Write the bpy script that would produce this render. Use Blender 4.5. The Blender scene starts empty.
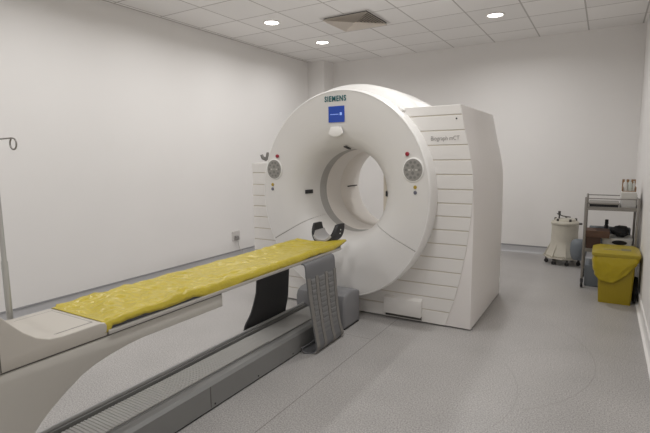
import bpy, bmesh, math, random
from mathutils import Vector, Matrix, noise
from math import pi, sin, cos, radians, sqrt
random.seed(4)
C = bpy.context.scene.collection
scene = bpy.context.scene

# ---------------------------------------------------------------- materials
def mat(name, col, rough=0.5, metal=0.0, spec=0.5, bump=0.0, bscale=60.0, var=0.0, vscale=8.0, trans=0.0, sheen=0.0, emit=None, estr=0.0, alpha=None):
    m = bpy.data.materials.new(name); m.use_nodes = True
    nt = m.node_tree; b = nt.nodes['Principled BSDF']
    b.inputs['Base Color'].default_value = (*col, 1)
    b.inputs['Roughness'].default_value = rough
    b.inputs['Metallic'].default_value = metal
    b.inputs['Specular IOR Level'].default_value = spec
    if sheen: b.inputs['Sheen Weight'].default_value = sheen
    if trans: b.inputs['Transmission Weight'].default_value = trans
    if emit:
        b.inputs['Emission Color'].default_value = (*emit, 1); b.inputs['Emission Strength'].default_value = estr
    tc = nt.nodes.new('ShaderNodeTexCoord')
    if var:
        n = nt.nodes.new('ShaderNodeTexNoise'); n.inputs['Scale'].default_value = vscale; n.inputs['Detail'].default_value = 4
        nt.links.new(tc.outputs['Object'], n.inputs['Vector'])
        r = nt.nodes.new('ShaderNodeMapRange'); r.inputs[1].default_value = .3; r.inputs[2].default_value = .7
        r.inputs[3].default_value = 1 - var; r.inputs[4].default_value = 1 + var
        nt.links.new(n.outputs['Fac'], r.inputs[0])
        mx = nt.nodes.new('ShaderNodeVectorMath'); mx.operation = 'SCALE'; mx.inputs[0].default_value = col
        nt.links.new(r.outputs[0], mx.inputs['Scale']); nt.links.new(mx.outputs[0], b.inputs['Base Color'])
    if bump:
        n2 = nt.nodes.new('ShaderNodeTexNoise'); n2.inputs['Scale'].default_value = bscale; n2.inputs['Detail'].default_value = 3
        nt.links.new(tc.outputs['Object'], n2.inputs['Vector'])
        bp = nt.nodes.new('ShaderNodeBump'); bp.inputs['Strength'].default_value = bump; bp.inputs['Distance'].default_value = .01
        nt.links.new(n2.outputs['Fac'], bp.inputs['Height']); nt.links.new(bp.outputs['Normal'], b.inputs['Normal'])
    return m

def math_node(nt, op, a, b=None, c=None):
    n = nt.nodes.new('ShaderNodeMath'); n.operation = op
    for i, v in enumerate((a, b, c)):
        if v is None: continue
        if isinstance(v, (int, float)): n.inputs[i].default_value = v
        else: nt.links.new(v, n.inputs[i])
    return n.outputs[0]

def line_mask(nt, coord, x0, period, half):
    """1 near x0 + k*period"""
    t = math_node(nt, 'SUBTRACT', coord, x0)
    t = math_node(nt, 'PINGPONG', t, period / 2) if period else math_node(nt, 'ABSOLUTE', t)
    return math_node(nt, 'LESS_THAN', t, half)

def mix(nt, fac, a, b):
    n = nt.nodes.new('ShaderNodeMix'); n.data_type = 'RGBA'
    nt.links.new(fac, n.inputs['Factor'])
    for s, v in ((n.inputs['A'], a), (n.inputs['B'], b)):
        if isinstance(v, tuple): s.default_value = (*v, 1)
        else: nt.links.new(v, s)
    return n.outputs['Result']

def floor_mat():
    m = bpy.data.materials.new('speckled_vinyl'); m.use_nodes = True
    nt = m.node_tree; b = nt.nodes['Principled BSDF']
    tc = nt.nodes.new('ShaderNodeTexCoord'); sp = nt.nodes.new('ShaderNodeSeparateXYZ')
    nt.links.new(tc.outputs['Object'], sp.inputs[0])
    n1 = nt.nodes.new('ShaderNodeTexNoise'); n1.inputs['Scale'].default_value = 120; n1.inputs['Detail'].default_value = 4
    n1.inputs['Roughness'].default_value = .7
    n2 = nt.nodes.new('ShaderNodeTexNoise'); n2.inputs['Scale'].default_value = 1.3; n2.inputs['Detail'].default_value = 5
    for n in (n1, n2): nt.links.new(tc.outputs['Object'], n.inputs['Vector'])
    r = nt.nodes.new('ShaderNodeValToRGB'); r.color_ramp.elements[0].position = .38; r.color_ramp.elements[1].position = .63
    r.color_ramp.elements[0].color = (.25, .24, .232, 1); r.color_ramp.elements[1].color = (.53, .512, .50, 1)
    nt.links.new(n1.outputs['Fac'], r.inputs[0])
    r2 = nt.nodes.new('ShaderNodeMapRange'); r2.inputs[1].default_value = .3; r2.inputs[2].default_value = .7
    r2.inputs[3].default_value = .90; r2.inputs[4].default_value = 1.08
    nt.links.new(n2.outputs['Fac'], r2.inputs[0])
    sc = nt.nodes.new('ShaderNodeVectorMath'); sc.operation = 'SCALE'
    nt.links.new(r.outputs[0], sc.inputs[0]); nt.links.new(r2.outputs[0], sc.inputs['Scale'])
    seam = line_mask(nt, sp.outputs[0], 3.05, 0, .0035)
    cross = math_node(nt, 'MULTIPLY', line_mask(nt, sp.outputs[1], -4.16, 0, .003), math_node(nt, 'GREATER_THAN', sp.outputs[0], 2.75))
    cross = math_node(nt, 'MULTIPLY', cross, math_node(nt, 'LESS_THAN', sp.outputs[0], 3.05))
    f = math_node(nt, 'MULTIPLY', math_node(nt, 'MAXIMUM', seam, cross), .6)
    out = mix(nt, f, sc.outputs[0], (.13, .11, .10))
    # thin curved scuffs
    def arc(cx, cy, rad, half, axis, lo, hi):
        dx_ = math_node(nt, 'SUBTRACT', sp.outputs[0], cx); dy_ = math_node(nt, 'SUBTRACT', sp.outputs[1], cy)
        dd = math_node(nt, 'SQRT', math_node(nt, 'ADD', math_node(nt, 'MULTIPLY', dx_, dx_), math_node(nt, 'MULTIPLY', dy_, dy_)))
        k = math_node(nt, 'LESS_THAN', math_node(nt, 'ABSOLUTE', math_node(nt, 'SUBTRACT', dd, rad)), half)
        k = math_node(nt, 'MULTIPLY', k, math_node(nt, 'GREATER_THAN', sp.outputs[axis], lo))
        return math_node(nt, 'MULTIPLY', k, math_node(nt, 'LESS_THAN', sp.outputs[axis], hi))
    m_ = math_node(nt, 'MAXIMUM', arc(3.55, -3.9, 1.05, .004, 0, 4.25, 4.9), math_node(nt, 'MAXIMUM', arc(4.6, -4.2, .62, .003, 1, -3.9, -3.3), arc(3.3, -4.6, .9, .003, 0, 4.05, 4.3)))
    out = mix(nt, math_node(nt, 'MULTIPLY', m_, .28), out, (.2, .18, .17))
    nt.links.new(out, b.inputs['Base Color'])
    b.inputs['Roughness'].default_value = .36; b.inputs['Specular IOR Level'].default_value = .45
    bp = nt.nodes.new('ShaderNodeBump'); bp.inputs['Strength'].default_value = .15; bp.inputs['Distance'].default_value = .004
    nt.links.new(n1.outputs['Fac'], bp.inputs['Height']); nt.links.new(bp.outputs['Normal'], b.inputs['Normal'])
    return m

def ceiling_mat():
    m = bpy.data.materials.new('ceiling_tiles'); m.use_nodes = True
    nt = m.node_tree; b = nt.nodes['Principled BSDF']
    tc = nt.nodes.new('ShaderNodeTexCoord'); sp = nt.nodes.new('ShaderNodeSeparateXYZ')
    nt.links.new(tc.outputs['Object'], sp.inputs[0])
    lx = line_mask(nt, sp.outputs[0], .065, .604, .0085); ly = line_mask(nt, sp.outputs[1], -.52, .598, .0085)
    edge = math_node(nt, 'LESS_THAN', sp.outputs[0], .022)
    l = math_node(nt, 'MAXIMUM', lx, ly)
    l = math_node(nt, 'MAXIMUM', l, edge)
    fl = nt.nodes.new('ShaderNodeVectorMath'); fl.operation = 'SNAP'; fl.inputs[1].default_value = (.604, .598, 1)
    ad = nt.nodes.new('ShaderNodeVectorMath'); ad.operation = 'ADD'; ad.inputs[1].default_value = (-.065, .52, 0)
    nt.links.new(tc.outputs['Object'], ad.inputs[0]); nt.links.new(ad.outputs[0], fl.inputs[0])
    wn = nt.nodes.new('ShaderNodeTexWhiteNoise'); nt.links.new(fl.outputs[0], wn.inputs['Vector'])
    r = nt.nodes.new('ShaderNodeMapRange'); r.inputs[3].default_value = .95; r.inputs[4].default_value = 1.03
    nt.links.new(wn.outputs['Value'], r.inputs[0])
    sc = nt.nodes.new('ShaderNodeVectorMath'); sc.operation = 'SCALE'; sc.inputs[0].default_value = (.84, .825, .81)
    nt.links.new(r.outputs[0], sc.inputs['Scale'])
    out = mix(nt, l, sc.outputs[0], (.50, .48, .46))
    nt.links.new(out, b.inputs['Base Color']); b.inputs['Roughness'].default_value = .85
    return m

def sheet_mat():
    m = mat('yellow_plastic', (.46, .365, .03), .30, spec=.5, bump=.8, bscale=22, var=.06, vscale=5)
    return m

M = {
 'wall': mat('wall_paint', (.80, .785, .77), .7, spec=.25, var=.012, vscale=1.2),
 'ceil': ceiling_mat(), 'floor': floor_mat(),
 'base': mat('grey_vinyl_skirting', (.50, .50, .515), .5),
 'baselip': mat('skirting_lip', (.30, .30, .31), .5),
 'cover': mat('scanner_cover', (.74, .725, .705), .38, spec=.45),
 'rim': mat('scanner_rim', (.84, .83, .81), .4, spec=.5),
 'plank': mat('scanner_side_planks', (.76, .74, .715), .42, spec=.4),
 'groove': mat('plank_groove', (.60, .55, .47), .6),
 'side': mat('scanner_side_cover', (.82, .79, .77), .4, spec=.4),
 'tunnel': mat('bore_liner', (.80, .765, .72), .35, spec=.5),
 'band': mat('bore_band_grey', (.42, .41, .395), .5),
 'dark': mat('dark_plastic', (.03, .03, .032), .5),
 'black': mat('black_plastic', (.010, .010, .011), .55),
 'blue': mat('screen_blue', (.02, .06, .35), .2, emit=(.03, .11, .55), estr=.12),
 'scrtxt': mat('screen_text', (.3, .45, .9), .3, emit=(.3, .45, .9), estr=.35),
 'teal': mat('teal_lettering', (.005, .13, .15), .5),
 'greytxt': mat('grey_lettering', (.30, .28, .27), .5),
 'pad': mat('grey_keypad', (.30, .29, .27), .5), 'padlt': mat('keypad_marks', (.55, .53, .50), .5), 'paddk': mat('keypad_keys', (.20, .195, .185), .5),
 'red': mat('red_button', (.30, .012, .03), .35), 'yel': mat('yellow_button', (.42, .30, .04), .4), 'blu': mat('blue_grey_button', (.14, .14, .18), .4),
 'seamlt': mat('cover_seam_grey', (.33, .315, .29), .6), 'seam': mat('seam_shade_dark', (.10, .095, .085), .6),  # darkest tone: real seams, plus the painted shade beneath the grille box
 'bed': mat('table_cap_cream', (.46, .43, .385), .42), 'bed2': mat('table_body_grey', (.52, .50, .46), .45),
 'metal': mat('brushed_aluminium', (.55, .53, .50), .38, metal=.7), 'pole': mat('polished_steel', (.50, .50, .48), .3, metal=.7), 'steel': mat('steel', (.30, .285, .265), .38, metal=.8),
 'track': mat('rail_grey', (.21, .21, .205), .42, spec=.4), 'tracktop': mat('rail_bellows', (.46, .455, .44), .4, spec=.5),
 'tracklt': mat('rail_edge_light', (.40, .40, .40), .35, metal=.3),
 'endcap': mat('rail_end_grey', (.22, .22, .23), .42),
 'top': mat('tabletop_dark', (.07, .072, .078), .4),
 'sheet': sheet_mat(),
 'strap': mat('strap_grey', (.20, .20, .20), .8, bump=.3, bscale=200), 'strap2': mat('strap_smooth_grey', (.155, .157, .165), .6),
 'web': mat('strap_webbing', (.235, .225, .21), .9, bump=.4, bscale=250), 'strapd': mat('strap_dark', (.06, .06, .062), .85, bump=.3, bscale=200), 'strapd2': mat('strap_dark_webbing', (.035, .035, .037), .85),
 'cush': mat('grey_cushion', (.36, .35, .345), .75), 'trim': mat('trim_white', (.62, .6, .58), .5),
 'lamp': mat('lamp_glow', (1, 1, 1), .5, emit=(1, .97, .92), estr=6), 'lampring': mat('lamp_trim', (.75, .73, .7), .4),
 'ventdk': mat('vent_dark', (.035, .035, .034), .7), 'vent': mat('vent_white', (.74, .68, .61), .5),
 'drum': mat('drum_cream', (.50, .47, .40), .45, var=.06), 'drumdk': mat('drum_dark', (.06, .055, .05), .5),
 'tub': mat('blue_grey_plastic', (.16, .18, .20), .5),
 'card': mat('brown_cardboard', (.11, .062, .042), .8, var=.08), 'card2': mat('dark_cardboard', (.075, .042, .03), .8),
 'white': mat('white_plastic', (.62, .61, .58), .4), 'paper': mat('white_card', (.60, .59, .57), .7), 'clear': mat('milky_bottle', (.50, .53, .49), .25),
 'tan': mat('tan_box', (.30, .17, .08), .7),
 'binb': mat('bin_yellow', (.32, .235, .004), .45), 'binl': mat('bin_lid_yellow', (.36, .28, .02), .4), 'bag': mat('bag_yellow', (.42, .32, .006), .38, bump=.4, bscale=18),
 'label': mat('lid_label', (.20, .19, .12), .6), 'lablt': mat('lid_scuff', (.34, .29, .16), .6),
 'cloth': mat('black_fabric', (.02, .02, .023), .8),
 'socket': mat('socket_white', (.60, .58, .56), .4), 'cable': mat('cable_grey', (.25, .24, .23), .6),
}

# ---------------------------------------------------------------- helpers
def wpos(o):
    v = Vector((0, 0, 0))
    while o: v += o.location; o = o.parent
    return v
def obj(name, bm, m, parent=None, smooth=None, origin=None, label=None):
    """link bm (world coordinates) as one mesh object"""
    org = Vector(origin) if origin else (wpos(parent) if parent else Vector((0, 0, 0)))
    bmesh.ops.recalc_face_normals(bm, faces=bm.faces)
    bmesh.ops.translate(bm, vec=-org, verts=bm.verts)
    me = bpy.data.meshes.new(name); bm.to_mesh(me); bm.free()
    for mm in (m if isinstance(m, (list, tuple)) else [m]): me.materials.append(mm)
    o = bpy.data.objects.new(name, me); C.objects.link(o)
    if smooth is not None:
        me.shade_smooth() if smooth >= 180 else me.set_sharp_from_angle(angle=radians(smooth)) if False else None
        for p in me.polygons: p.use_smooth = True
        if smooth < 180:
            b2 = bmesh.new(); b2.from_mesh(me)
            for e in b2.edges:
                if len(e.link_faces) == 2 and e.calc_face_angle(0) > radians(smooth): e.smooth = False
            b2.to_mesh(me); b2.free()
    if parent:
        o.parent = parent; o.location = org - wpos(parent)
    else: o.location = org
    if label: o['label'] = label
    return o
def thing(name, label, cat, loc, group=None):
    o = bpy.data.objects.new(name, None); C.objects.link(o); o.location = loc; o.empty_display_size = .1
    o['label'] = label; o['category'] = cat
    if group: o['group'] = group
    return o
def tag(o, label, cat, group=None):
    o['label'] = label; o['category'] = cat
    if group: o['group'] = group
    return o
def struct(name, bm, m, **k):
    o = obj(name, bm, m, **k); o['kind'] = 'structure'; return o
def box(bm, a, b, bev=0, seg=2, mi=0):
    """box from corner a to corner b"""
    v = [bm.verts.new((x, y, z)) for x in (a[0], b[0]) for y in (a[1], b[1]) for z in (a[2], b[2])]
    fs = [bm.faces.new([v[i] for i in q]) for q in ((0, 1, 3, 2), (4, 6, 7, 5), (0, 4, 5, 1), (2, 3, 7, 6), (0, 2, 6, 4), (1, 5, 7, 3))]
    for f in fs: f.material_index = mi
    if bev:
        es = list({e for f in fs for e in f.edges})
        r = bmesh.ops.bevel(bm, geom=es, offset=bev, segments=seg, affect='EDGES', profile=.5)
        for f in r['faces']: f.material_index = mi
    return bm
def nb(*a, **k): return box(bmesh.new(), *a, **k)
def prism(bm, pts, axis, a, b, bev=0, seg=2, mi=0):
    """extrude polygon pts (the two other axes in order) along axis from a to b"""
    def mk(p, t):
        q = list(p); q.insert(axis, t); return bm.verts.new(q)
    A = [mk(p, a) for p in pts]; B = [mk(p, b) for p in pts]; n = len(pts)
    fs = [bm.faces.new(A), bm.faces.new(B[::-1])] + [bm.faces.new((A[i], B[i], B[(i + 1) % n], A[(i + 1) % n])) for i in range(n)]
    for f in fs: f.material_index = mi
    if bev:
        es = [e for e in fs[0].edges] + [e for e in fs[1].edges]
        bmesh.ops.recalc_face_normals(bm, faces=fs)
        bmesh.ops.bevel(bm, geom=es, offset=bev, segments=seg, affect='EDGES', profile=.5)
    return bm
def lathe(bm, prof, c, axis='z', n=48, a0=0, a1=360, closed=False, mi=0):
    """prof: list of (r, t) ; revolve about axis through c"""
    full = abs(a1 - a0) >= 359.9
    k = n if full else n + 1
    rows = []
    for i in range(k):
        a = radians(a0 + (a1 - a0) * i / n)
        row = []
        for r, t in prof:
            if axis == 'z': p = (c[0] + r * cos(a), c[1] + r * sin(a), c[2] + t)
            elif axis == 'y': p = (c[0] + r * cos(a), c[1] + t, c[2] + r * sin(a))
            else: p = (c[0] + t, c[1] + r * cos(a), c[2] + r * sin(a))
            row.append(bm.verts.new(p))
        rows.append(row)
    m = len(prof)
    for i in range(n):
        A = rows[i]; B = rows[(i + 1) % k]
        for j in range(m if closed else m - 1):
            f = bm.faces.new((A[j], A[(j + 1) % m], B[(j + 1) % m], B[j])); f.material_index = mi
    if not full and closed:
        bm.faces.new(rows[0]); bm.faces.new(rows[-1][::-1])
    bmesh.ops.remove_doubles(bm, verts=bm.verts, dist=1e-5)
    return bm
def tube(bm, pts, r, n=10, cap=True, mi=0):
    pts = [Vector(p) for p in pts]; rows = []
    up = Vector((0, 0, 1))
    prev = None
    for i, p in enumerate(pts):
        d = (pts[min(i + 1, len(pts) - 1)] - pts[max(i - 1, 0)]).normalized()
        if prev is None:
            ref = up if abs(d.z) < .9 else Vector((1, 0, 0)); u = d.cross(ref).normalized()
        else: u = (prev - d * prev.dot(d)).normalized()
        prev = u; w = d.cross(u)
        rr = r[i] if isinstance(r, (list, tuple)) else r
        rows.append([bm.verts.new(p + (u * cos(2 * pi * k / n) + w * sin(2 * pi * k / n)) * rr) for k in range(n)])
    for a, b in zip(rows, rows[1:]):
        for k in range(n):
            f = bm.faces.new((a[k], a[(k + 1) % n], b[(k + 1) % n], b[k])); f.material_index = mi
    if cap: bm.faces.new(rows[0]); bm.faces.new(rows[-1][::-1])
    return bm
def nt_(*a, **k): return tube(bmesh.new(), *a, **k)
def text_bm(s, size, origin, u, v, thick=.001, bold=0.0, width=None, spacing=1.0):
    """filled lettering starting at origin running along u with height v"""
    cu = bpy.data.curves.new('t', 'FONT'); cu.body = s; cu.size = size; cu.extrude = thick; cu.offset = bold; cu.align_x = 'CENTER'; cu.align_y = 'CENTER'
    cu.resolution_u = 3; cu.space_character = spacing
    o = bpy.data.objects.new('t', cu); C.objects.link(o)
    dg = bpy.context.evaluated_depsgraph_get(); me = bpy.data.meshes.new_from_object(o.evaluated_get(dg))
    bm = bmesh.new(); bm.from_mesh(me)
    bpy.data.objects.remove(o); bpy.data.curves.remove(cu); bpy.data.meshes.remove(me)
    xs = [q.co.x for q in bm.verts]; s_ = (width / (max(xs) - min(xs))) if width else 1
    u = Vector(u); v = Vector(v); w = u.cross(v)
    mid = (max(xs) + min(xs)) / 2
    for q in bm.verts: q.co = Vector(origin) + u * ((q.co.x - mid) * s_) + v * (q.co.y) + w * q.co.z
    return bm
def disc_y(bm, x, y, z, rx, rz, t, n=32, mi=0, bev=.0):
    """elliptic puck with its face towards -y, from y back by t"""
    pts = [(x + rx * cos(2 * pi * i / n), z + rz * sin(2 * pi * i / n)) for i in range(n)]
    return prism(bm, pts, 1, y, y + t, bev=bev, mi=mi)

# ---------------------------------------------------------------- room
W, H, YF = 4.935, 3.10, -8.6
struct('floor', nb((-.1, YF - .1, -.1), (W + .1, .1, 0)), M['floor'])
struct('ceiling', nb((-.1, YF - .1, H), (W + .1, .1, H + .1)), M['ceil'])
struct('wall_left', nb((-.1, YF - .1, 0), (0, .1, H)), M['wall'])
struct('wall_right', nb((W, YF - .1, 0), (W + .1, .1, H)), M['wall'])
struct('wall_back', nb((0, 0, 0), (W, .1, H)), M['wall'])
struct('wall_front', nb((0, YF - .1, 0), (W, YF, H)), M['wall'])
struct('wall_pillar', nb((0, -.315, 0), (.335, 0, H)), M['wall'])
def skirting(name, pts_prof, axis, a, b, sgn, off):
    # coved skirting: thin sheet with a dark lip on top
    bm = bmesh.new()
    pr = [(off, 0), (off + sgn * .03, 0), (off + sgn * .012, .008), (off + sgn * .005, .03), (off + sgn * .005, .1), (off, .1)]
    prism(bm, pr, axis, a, b)
    lip = [(off, .094), (off + sgn * .010, .094), (off + sgn * .010, .112), (off, .112)]
    prism(bm, lip, axis, a, b, mi=1)
    return struct(name, bm, [M['base'], M['baselip']])
skirting('baseboard_left', None, 1, YF, -.33, 1, 0)
skirting('baseboard_back', None, 0, .345, W - .005, -1, 0)
skirting('baseboard_right', None, 1, YF, -.01, -1, W)
bpy.data.objects['baseboard_right'].data.materials[0] = M['wall']
bpy.data.objects['baseboard_right'].data.materials[1] = M['wall']

# ---------------------------------------------------------------- ceiling lights
LAMPS = [(.972, -2.62), (.972, -1.42), (3.365, -1.42)]
lamp_words = ['round ceiling downlight nearest the camera above the left wall', 'round ceiling downlight beyond it near the back left pillar', 'round ceiling downlight on the right near the back wall']
lamp_words = ['lit round downlight left of the air vent, the largest one over the left wall',
              'lit round downlight near the corner pillar, the smaller one left of the vent',
              'lit round downlight right of the air vent, alone near the back wall']
def downlight(x, y, label):
    t = thing('ceiling_downlight', label, 'ceiling light', (x, y, H), 'round ceiling downlights')
    obj('trim_ring', lathe(bmesh.new(), [(.085, -.001), (.108, -.001), (.108, -.006), (.1, -.012), (.085, -.006)], (x, y, H), closed=True), M['lampring'], t, smooth=40)
    obj('diffuser', lathe(bmesh.new(), [(.0, -.004), (.0855, -.004), (.0855, -.0015), (0, -.0015)], (x, y, H)), M['lamp'], t)
    return t
src = downlight(*LAMPS[0], lamp_words[0])
for (x, y), lw in zip(LAMPS[1:], lamp_words[1:]):
    c = src.copy(); C.objects.link(c); c.location = (x, y, H); c['label'] = lw
    for ch in list(src.children):
        d = ch.copy(); C.objects.link(d); d.parent = c
def alight(name, loc, size, power, rot=(0, 0, 0), col=(1, .99, .98), spread=180):
    l = bpy.data.lights.new(name, 'AREA'); l.shape = 'DISK'; l.size = size; l.energy = power; l.color = col; l.spread = radians(spread)
    o = bpy.data.objects.new(name, l); C.objects.link(o); o.location = loc; o.rotation_euler = rot
    return o
LP = {(.972, -2.62): 9, (.972, -1.42): 9, (3.365, -1.42): 17, (2.17, -3.82): 5}
for yy in (-3.82, -5.02, -6.22, -7.42): LP[(.972, yy)] = 8.5; LP[(3.365, yy)] = 10
LP.pop((2.17, -3.82))
for (x, y), pw in LP.items(): alight('downlight_light', (x, y, H - .014), .165, pw * 1.02, spread=161)

# ---------------------------------------------------------------- ceiling vent
vx, vy, vh = 1.872, -2.125, .305
v = thing('ceiling_vent', 'square ceiling air diffuser with dark slots between white sloping blades', 'air vent', (vx, vy, H))
obj('backing', nb((vx - vh + .02, vy - vh + .02, H - .004), (vx + vh - .02, vy + vh - .02, H - .001)), M['ventdk'], v)
def sq_frustum(bm, h0, z0, h1, z1, t=.002):
    """square ring from half-size h0 at z0 to half-size h1 at z1"""
    def ring(h, z): return [bm.verts.new((vx + sx * h, vy + sy * h, z)) for sx, sy in ((-1, -1), (1, -1), (1, 1), (-1, 1))]
    a, b, c, d = ring(h0, z0), ring(h1, z1), ring(h1 + t, z1 + t * .2), ring(h0 + t, z0 + t * .2)
    for p, q in ((a, b), (b, c), (c, d), (d, a)):
        for i in range(4): bm.faces.new((p[i], p[(i + 1) % 4], q[(i + 1) % 4], q[i]))
bm = bmesh.new()
for k in range(9): sq_frustum(bm, .012 + k * .0325, H - .005, .012 + k * .0325 + .017, H - .030)
obj('blades', bm, M['vent'], v)
bm = bmesh.new(); sq_frustum(bm, vh - .004, H - .006, vh + .012, H - .008, .010)
obj('frame', bm, M['trim'], v)

# ---------------------------------------------------------------- CT scanner
CX, CZ = 2.547, 1.124
BZ = 1.135
KZ = 1.088
A_R, A_L = -29.5, 209.5          # the two lower seams
g = thing('ct_scanner', 'large white ring shaped medical scanner with blue display and striped side panels', 'medical scanner', (CX, -3.0, 0))
face_prof = [(.392, -3.47), (.394, -3.56), (.402, -3.62), (.42, -3.675), (.455, -3.72), (.51, -3.757), (.58, -3.78), (.66, -3.789), (.75, -3.79), (.829, -3.787)]
def blend(bm):
    # bore axis sits a little lower than the ring axis
    for q in bm.verts:
        r = sqrt((q.co.x - CX) ** 2 + (q.co.z - CZ) ** 2)
        an = math.degrees(math.atan2(q.co.z - CZ, q.co.x - CX)) % 360
        t = 1 - max(0, min(1, (r - .40) / .42))
        da = -11 * t ** 1.7 * max(0, 1 - abs(((an - A_R + 180) % 360) - 180) / 60) + 8 * t ** 1.7 * max(0, 1 - abs(((an - A_L + 180) % 360) - 180) / 60)
        q.co.x = CX + r * cos(radians(an + da)); q.co.z = CZ + r * sin(radians(an + da))
        k = max(0, min(1, (.76 - r) / .36)); k = k * k * (3 - 2 * k)
        zz = CZ + (q.co.z - CZ) * (KZ if q.co.z > CZ else KZ + .022)
        q.co.z = k * (BZ + (q.co.z - CZ)) + (1 - k) * zz
    return bm
back = [(r + .0, t + .02) for r, t in face_prof[::-1]]
def cover(a0, a1, n):
    return blend(lathe(bmesh.new(), face_prof + [(.829, -3.765)] + [(r + .012, t + .018) for r, t in face_prof[1:-1]][::-1], (CX, 0, CZ), 'y', n, a0, a1, closed=True))
obj('upper_front_cover', cover(A_R + .25, A_L - .25, 150), M['cover'], g, smooth=50)
obj('lower_front_cover', cover(A_L + .25, 360 + A_R - .25, 70), M['cover'], g, smooth=50)
obj('cover_seam_strip', blend(lathe(bmesh.new(), [(r + .006, t + .009) for r, t in face_prof[1:]], (CX, 0, CZ), 'y', 160)), M['seamlt'], g, smooth=60)
rim = [(.8295, -3.776), (.8300, -3.7875), (.834, -3.789), (.841, -3.783), (.846, -3.768), (.848, -3.74), (.848, -3.70), (.845, -3.62), (.845, -3.56), (.8295, -3.56)]
obj('front_rim', blend(lathe(bmesh.new(), rim, (CX, 0, CZ), 'y', 160, closed=True)), M['rim'], g, smooth=50)
dc = lathe(bmesh.new(), [(.835, -3.60), (.87, -3.60), (.945, -3.57), (.98, -3.52), (.985, -3.3), (.982, -3.05), (.965, -2.8), (.935, -2.55), (.89, -2.42), (.85, -2.38), (.63, -2.36)], (CX, 0, CZ), 'y', 160, -42, 222)
for q in dc.verts:
    a = math.degrees(math.atan2(q.co.z - CZ, q.co.x - CX)) % 360
    k = 1 if a < 106 or a > 330 else 1 - .09 * min(1, (a - 106) / 8)
    q.co.x = CX + (q.co.x - CX) * k; q.co.z = CZ + (q.co.z - CZ) * k * (1.01 if q.co.z > CZ else 1)
obj('drum_cover', dc, M['rim'], g, smooth=60)
# small bright joint on the rim where the top hood begins
for ang in (106, 52):
    a = radians(ang)
    b2 = nb((-.03, -.07, -.012), (.03, .05, .012), bev=.008)
    mt = Matrix.Translation((CX + .855 * cos(a), -3.60, CZ + .925 * sin(a))) @ Matrix.Rotation(-(a - pi / 2), 4, 'Y')
    bmesh.ops.transform(b2, matrix=mt, verts=b2.verts)
    obj('hood_clip', b2, M['rim'], g, smooth=40)
# bore
tun = [(.392, -3.46), (.392, -3.345), (.392, -3.34), (.389, -3.338), (.389, -3.05), (.392, -3.045), (.389, -3.04), (.389, -2.85), (.40, -2.7), (.425, -2.57), (.47, -2.46), (.54, -2.39), (.64, -2.36)]
obj('bore_liner', lathe(bmesh.new(), tun[2:], (CX, 0, BZ), 'y', 120), M['tunnel'], g, smooth=50)
obj('bore_band', lathe(bmesh.new(), [(.393, -3.475), (.391, -3.46), (.391, -3.345), (.393, -3.335)], (CX, 0, BZ), 'y', 120), M['band'], g, smooth=50, label='dark grey band inside the mouth of the bore')
obj('laser_slot', nb((CX - .391, -2.89, 1.127), (CX - .38, -2.68, 1.139)), M['dark'], g)
# side housings
def xs(z):   # right side outline bulges outward at the waist
    pts = [(0, 3.688), (.9, 3.692), (1.18, 3.688), (1.3, 3.683), (1.42, 3.664), (1.54, 3.638), (1.66, 3.606), (1.78, 3.585), (1.87, 3.562)]
    for (a, xa), (b, xb) in zip(pts, pts[1:]):
        if z <= b: return xa + (xb - xa) * (z - a) / (b - a)
    return pts[-1][1]
def xseam(z):
    pts = [(0, 3.474), (.1, 3.505), (.25, 3.552), (.427, 3.595), (.7, 3.643), (.97, 3.674), (1.2, 3.685)]
    if z >= 1.2: return xs(z) - .004
    for (a, xa), (b, xb) in zip(pts, pts[1:]):
        if z <= b: return xa + (xb - xa) * (z - a) / (b - a)
TZ = 1.862
prof = [(3.0, .008)] + [(xs(z), z) for z in [.008, .3, .6, .9, 1.1, 1.2, 1.3, 1.4, 1.5, 1.6, 1.7, 1.8, TZ]] + [(3.0, TZ)]
bm = prism(bmesh.new(), prof, 1, -3.6, -2.36, bev=.012)
obj('right_housing', bm, M['side'], g, smooth=35)
LX = 1.396
LT = 1.402
bm = prism(bmesh.new(), [(LX, .008), (2.02, .008), (2.02, LT), (LX, LT)], 1, -3.588, -2.36, bev=.012)
obj('left_housing', bm, M['side'], g, smooth=35)
obj('lower_housing', nb((2.0, -3.585, .008), (3.02, -2.36, .62), bev=.01), M['side'], g, smooth=35)
bm = nb((LX + .02, -3.56, 0), (3.65, -2.4, .0095))
obj('base_plinth', bm, M['black'], g)
# planks
lines = [1.862, 1.783, 1.66, 1.542, 1.421, 1.302, 1.18, 1.065, .955, .84, .72, .60, .48, .36, .245, .13, .008]
bm = bmesh.new()
def inner(z, s):  # x where the ring hides the plank
    d = 1 - ((z - CZ) / .885) ** 2
    return CX + s * .815 * sqrt(d) if d > 0 else CX
G = .0045
for a, b in zip(lines, lines[1:]):
    z1, z0 = a - G, b + G
    if a == lines[0]: z1 = a
    n = 5; zz = [z0 + (z1 - z0) * i / n for i in range(n + 1)]
    L = [(inner(z, 1), z) for z in zz]; R = [(xseam(z), z) for z in zz]
    if max(l[0] for l in L) - CX < .01 or b < .26: L = [(CX if b < .24 else max(CX, l[0]), l[1]) for l in L]
    prism(bm, L + R[::-1], 1, -3.608, -3.601, bev=.002, seg=1)
obj('right_striped_panel', bm, M['plank'], g)
bm = bmesh.new()
for a, b in zip(lines[4:], lines[5:]):
    z1, z0 = a - G, b + G
    if a == lines[4]: z1 = LT
    n = 5; zz = [z0 + (z1 - z0) * i / n for i in range(n + 1)]
    R = [(min(inner(z, -1), CX) if b > .24 else CX - .002, z) for z in zz]; L = [(LX + .004, z) for z in zz]
    prism(bm, L + R[::-1], 1, -3.596, -3.589, bev=.002, seg=1)
obj('left_striped_panel', bm, M['plank'], g)
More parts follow.
